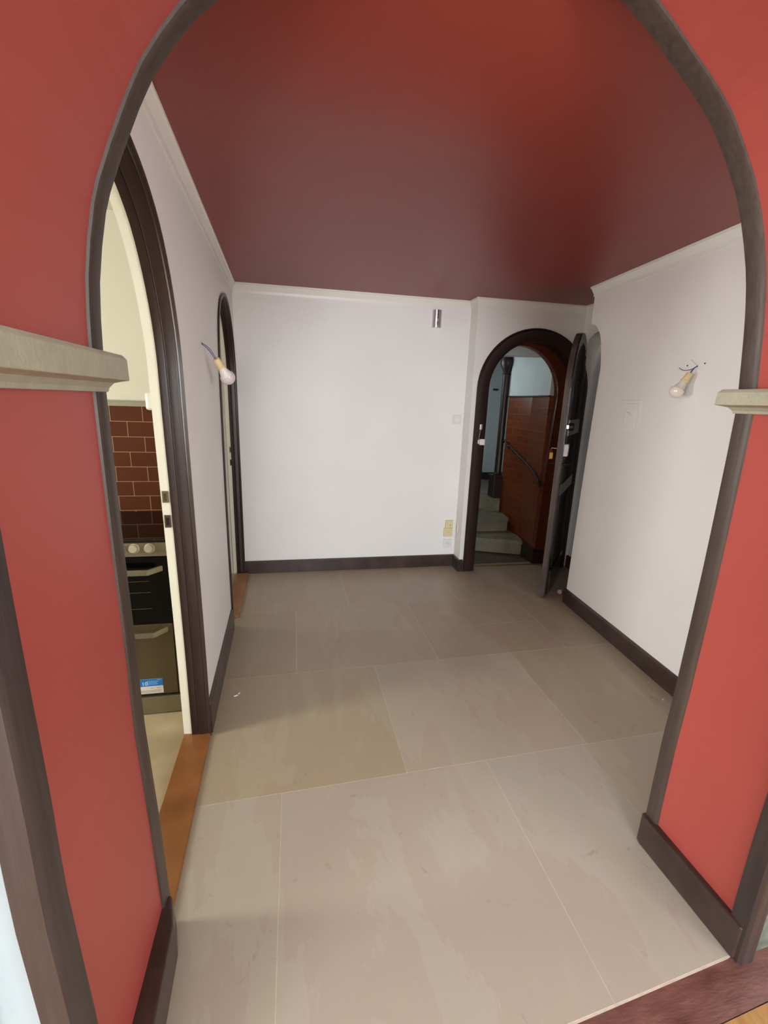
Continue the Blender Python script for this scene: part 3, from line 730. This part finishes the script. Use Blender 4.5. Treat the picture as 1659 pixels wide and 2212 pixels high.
# ------------------------------------------------------------------ hanging lamps
def bulb(name, lab, wall, p_top, p_bulb, r, matb, grp):
    t = thing(name, lab, 'light bulb', wall, group=grp)
    w0 = Vector(wall); a = Vector(p_top); c = Vector(p_bulb); ax = (c - a).normalized()
    side = ax.cross(Vector((0, 1, 0))).normalized() * .005
    mid = (w0 + a) / 2 + Vector((0, 0, .012))
    part(MB().tube(smoothpath([tuple(w0), tuple(mid + side * .6), tuple(a + side * .5 + ax * .004)], 5), .0018, 6), 'blue_wire', WIREB, t)
    part(MB().tube(smoothpath([tuple(w0 + Vector((0, 0, -.004))), tuple(mid - side * .5 + Vector((0, 0, -.004))), tuple(a - side * .6 + ax * .004)], 5), .0018, 6), 'second_wire', WIREB, t)
    part(MB().tube(smoothpath([tuple(w0), tuple(w0 + Vector((.006 if wall[0] < 0 else -.006, .02, .014))), tuple(w0 + Vector((.012 if wall[0] < 0 else -.01, .045, .035)))], 4), .0016, 6), 'loose_wire', WIREW, t)
    L = (c - a).length
    part(MB().lathe([(0, 0), (.016, 0), (.0185, .004), (.0185, .040), (.021, .042), (.021, .055), (0, .0555)], a, ax, 20), 'socket', SOCK, t, smooth=True)
    part(MB().lathe([(0, .054), (.017, .054), (.020, .064), (r * .78, L - r * .45), (r * .93, L - r * .3)], a, ax, 24), 'bulb_base', BULBB, t, smooth=True)
    pr = [(r * math.sin(math.radians(k)), L - r * math.cos(math.radians(k))) for k in range(70, 181, 8)] + [(0, L + r)]
    part(MB().lathe(pr, a, ax, 28), 'glass_globe', matb, t, smooth=True)


bulb('hanging_bulb', 'frosted bulb dangling from blue wires on the left wall', (-.4585, 2.573, 1.933), (-.400, 2.627, 1.862), (-.352, 2.685, 1.772), .040, BULBW, 'bare bulbs on wires')
bulb('hanging_bulb', 'pale bulb in an ochre socket dangling on the right wall, casting a shadow', (RX(2.286) - .002, 2.286, 1.926), (2.213, 2.288, 1.882), (2.166, 2.309, 1.784), .038, BULBCL, 'bare bulbs on wires')
t = thing('loose_wire', 'thin loose wire curling out of the right wall beside the dangling bulb', 'wire', (RX(2.30) - .002, 2.30, 1.915))
part(MB().tube(smoothpath([(RX(2.296) - .001, 2.29, 1.922), (RX(2.32) - .02, 2.32, 1.905), (RX(2.38) - .02, 2.37, 1.905), (RX(2.40) - .015, 2.41, 1.922)], 4), .0016, 6), 'wire', IRON, t)
for y, z, lab in ((2.366, 1.932, 'screw hole in the right wall just above the dangling bulb'), (2.24, 1.935, 'screw hole in the right wall nearer the arch than the dangling bulb')):
    tag(MB().lathe([(0, -.001), (.005, -.001), (.004, .002), (0, .002)], (RX(y), y, z), (-1, 0, 0), 12).build('screw_hole', DARK), lab, 'hole')

# ------------------------------------------------------------------ fittings on the far wall
def wbox(mb_, x0, x1, z0, z1, d0, d1, yb=D): return mb_.box(x0, x1, yb - d1, yb - d0, z0, z1)
t = thing('door_chime', 'shiny metal chime box with a black slot, high on the far wall', 'chime', (1.307, D, 2.42))
mb = MB(); pr = [(1.266, D), (1.266, D - .022), (1.274, D - .034), (1.290, D - .042), (1.310, D - .045), (1.334, D - .040), (1.347, D - .028), (1.349, D)]
mb.prism(pr, lambda x, y: (x, y, 2.348), lambda x, y: (x, y, 2.500))
part(mb, 'cover', CHIME, t, smooth=True)
part(MB().box(1.305, 1.312, D - .047, D - .043, 2.425, 2.4995), 'slot', DARK, t)
part(MB().box(1.298, 1.322, D - .048, D - .043, 2.370, 2.398), 'button', STEELM, t, bevel=.002)

def plate(name, lab, cat, x0, x1, z0, z1, mt, yb=D, kindp='switch', grp=None, d=.010):
    cx_, cz_ = (x0 + x1) / 2, (z0 + z1) / 2
    t = thing(name, lab, cat, (cx_, yb, cz_), group=grp)
    part(MB().box(x0, x1, yb - d, yb, z0, z1), 'frame', mt, t, bevel=.003)
    w_ = (x1 - x0)
    if kindp == 'switch':
        part(MB().box(cx_ - w_ * .30, cx_ + w_ * .30, yb - d - .004, yb - d + .001, cz_ - w_ * .30, cz_ + w_ * .30), 'rocker', PLAST, t, bevel=.002)
    if kindp == 'socket':
        part(MB().lathe([(0, .0), (w_ * .25, 0), (w_ * .25, .004), (w_ * .21, .004), (w_ * .20, .001), (0, .001)], (cx_, yb - d, cz_), (0, -1, 0), 24), 'socket_ring', mt, t, smooth=True)
        for s in (-1, 1): part(MB().lathe([(0, 0), (.003, 0), (.003, .0022), (0, .0022)], (cx_ + s * .0095, yb - d, cz_), (0, -1, 0), 10), 'pin_hole', DARK, t)
    return t
plate('light_switch', 'white light switch on the far wall beside the entrance corner', 'light switch', 1.530, 1.618, 1.478, 1.566, PLASTG)
t = plate('wall_outlet', 'yellowed blank outlet with one small hole, low on the far wall', 'outlet', 1.524, 1.604, .418, .500, PLASTC, kindp=None, d=.020)
part(MB().lathe([(0, 0), (.004, 0), (.004, .002), (0, .002)], (1.575, D - .020, .448), (0, -1, 0), 10), 'hole', DARK, t)
plate('power_socket', 'yellowed power socket directly under the yellowed blank outlet', 'power socket', 1.512, 1.604, .326, .417, PLASTC, kindp='socket', d=.022)
plate('power_socket', 'white power socket just above the far baseboard', 'power socket', 1.516, 1.606, .205, .295, PLASTG, kindp='socket')
t = thing('cover_plate', 'slim grey cover plate on the narrow side of the entrance wall', 'cover plate', (1.642, 4.235, .432))
part(MB().box(1.636, 1.643, 4.223, 4.245, .389, .475), 'plate', PLASTG, t, bevel=.001)

# rotary switch on the right wall
def RP(y, z, d): return (RX(y) - d, y, z)
t = thing('rotary_switch', 'white rotary switch in a painted square frame on the right wall', 'light switch', RP(2.81, 1.62, 0))
def rbox(name, y0, y1, z0, z1, d0, d1, m_):
    mb = MB().prism([(y0, z0), (y1, z0), (y1, z1), (y0, z1)], lambda y, z: RP(y, z, d0), lambda y, z: RP(y, z, d1))
    return part(mb, name, m_, t, bevel=.002)
WALLP = WHITE
rbox('back_frame', 2.700, 2.925, 1.52, 1.735, -.001, .008, WALLP)
rbox('inner_frame', 2.725, 2.905, 1.545, 1.712, .008, .016, WALLP)
part(MB().lathe([(0, 0), (.036, 0), (.034, .008), (0, .010)], RP(2.81, 1.618, .016), (-1, 0, 0), 24), 'dial', PLAST, t, smooth=True)
part(MB().prism([(2.804, 1.585), (2.816, 1.585), (2.816, 1.652), (2.804, 1.652)], lambda y, z: RP(y, z, .022), lambda y, z: RP(y, z, .038)), 'dial_grip', PLAST, t, bevel=.002)

# ------------------------------------------------------------------ small things on the floor
t = thing('door_stop', 'small pinkish rubber doorstop on the floor behind the open door', 'doorstop', (2.385, 3.46, 0))
part(MB().lathe([(0, 0), (.020, 0), (.022, .006), (.020, .028), (0, .030)], (2.375, 3.452, .0225), (.8, .6, 0), 14), 'rubber_pad', PINK, t, smooth=True)
part(MB().lathe([(0, .028), (.015, .028), (.015, .05), (0, .051)], (2.375, 3.452, .0225), (.8, .6, 0), 14), 'mount', PLASTG, t, smooth=True)
for (x, y, a, s), lab in (((-.35, 2.372, .3, .012), 'larger white plaster chip on the slab near the left baseboard'), ((-.335, 2.392, .9, .008), 'smaller white plaster chip beside the larger one near the left baseboard'), ((2.135, 1.965, .5, .008), 'tiny white plaster chip on the slab near the right baseboard')):
    mb = MB(); pts_ = [(x + s * math.cos(a) * k1 - s * .45 * math.sin(a) * k2, y + s * math.sin(a) * k1 + s * .45 * math.cos(a) * k2) for k1, k2 in ((-1, -.3), (-.2, -1), (1, -.4), (.7, .7), (-.5, .9))]
    mb.prism(pts_, lambda x_, y_: (x_, y_, .0), lambda x_, y_: (x_, y_, .003))
    tag(mb.build('plaster_chip', PLAST), lab, 'plaster chip', group='plaster chips on the floor')
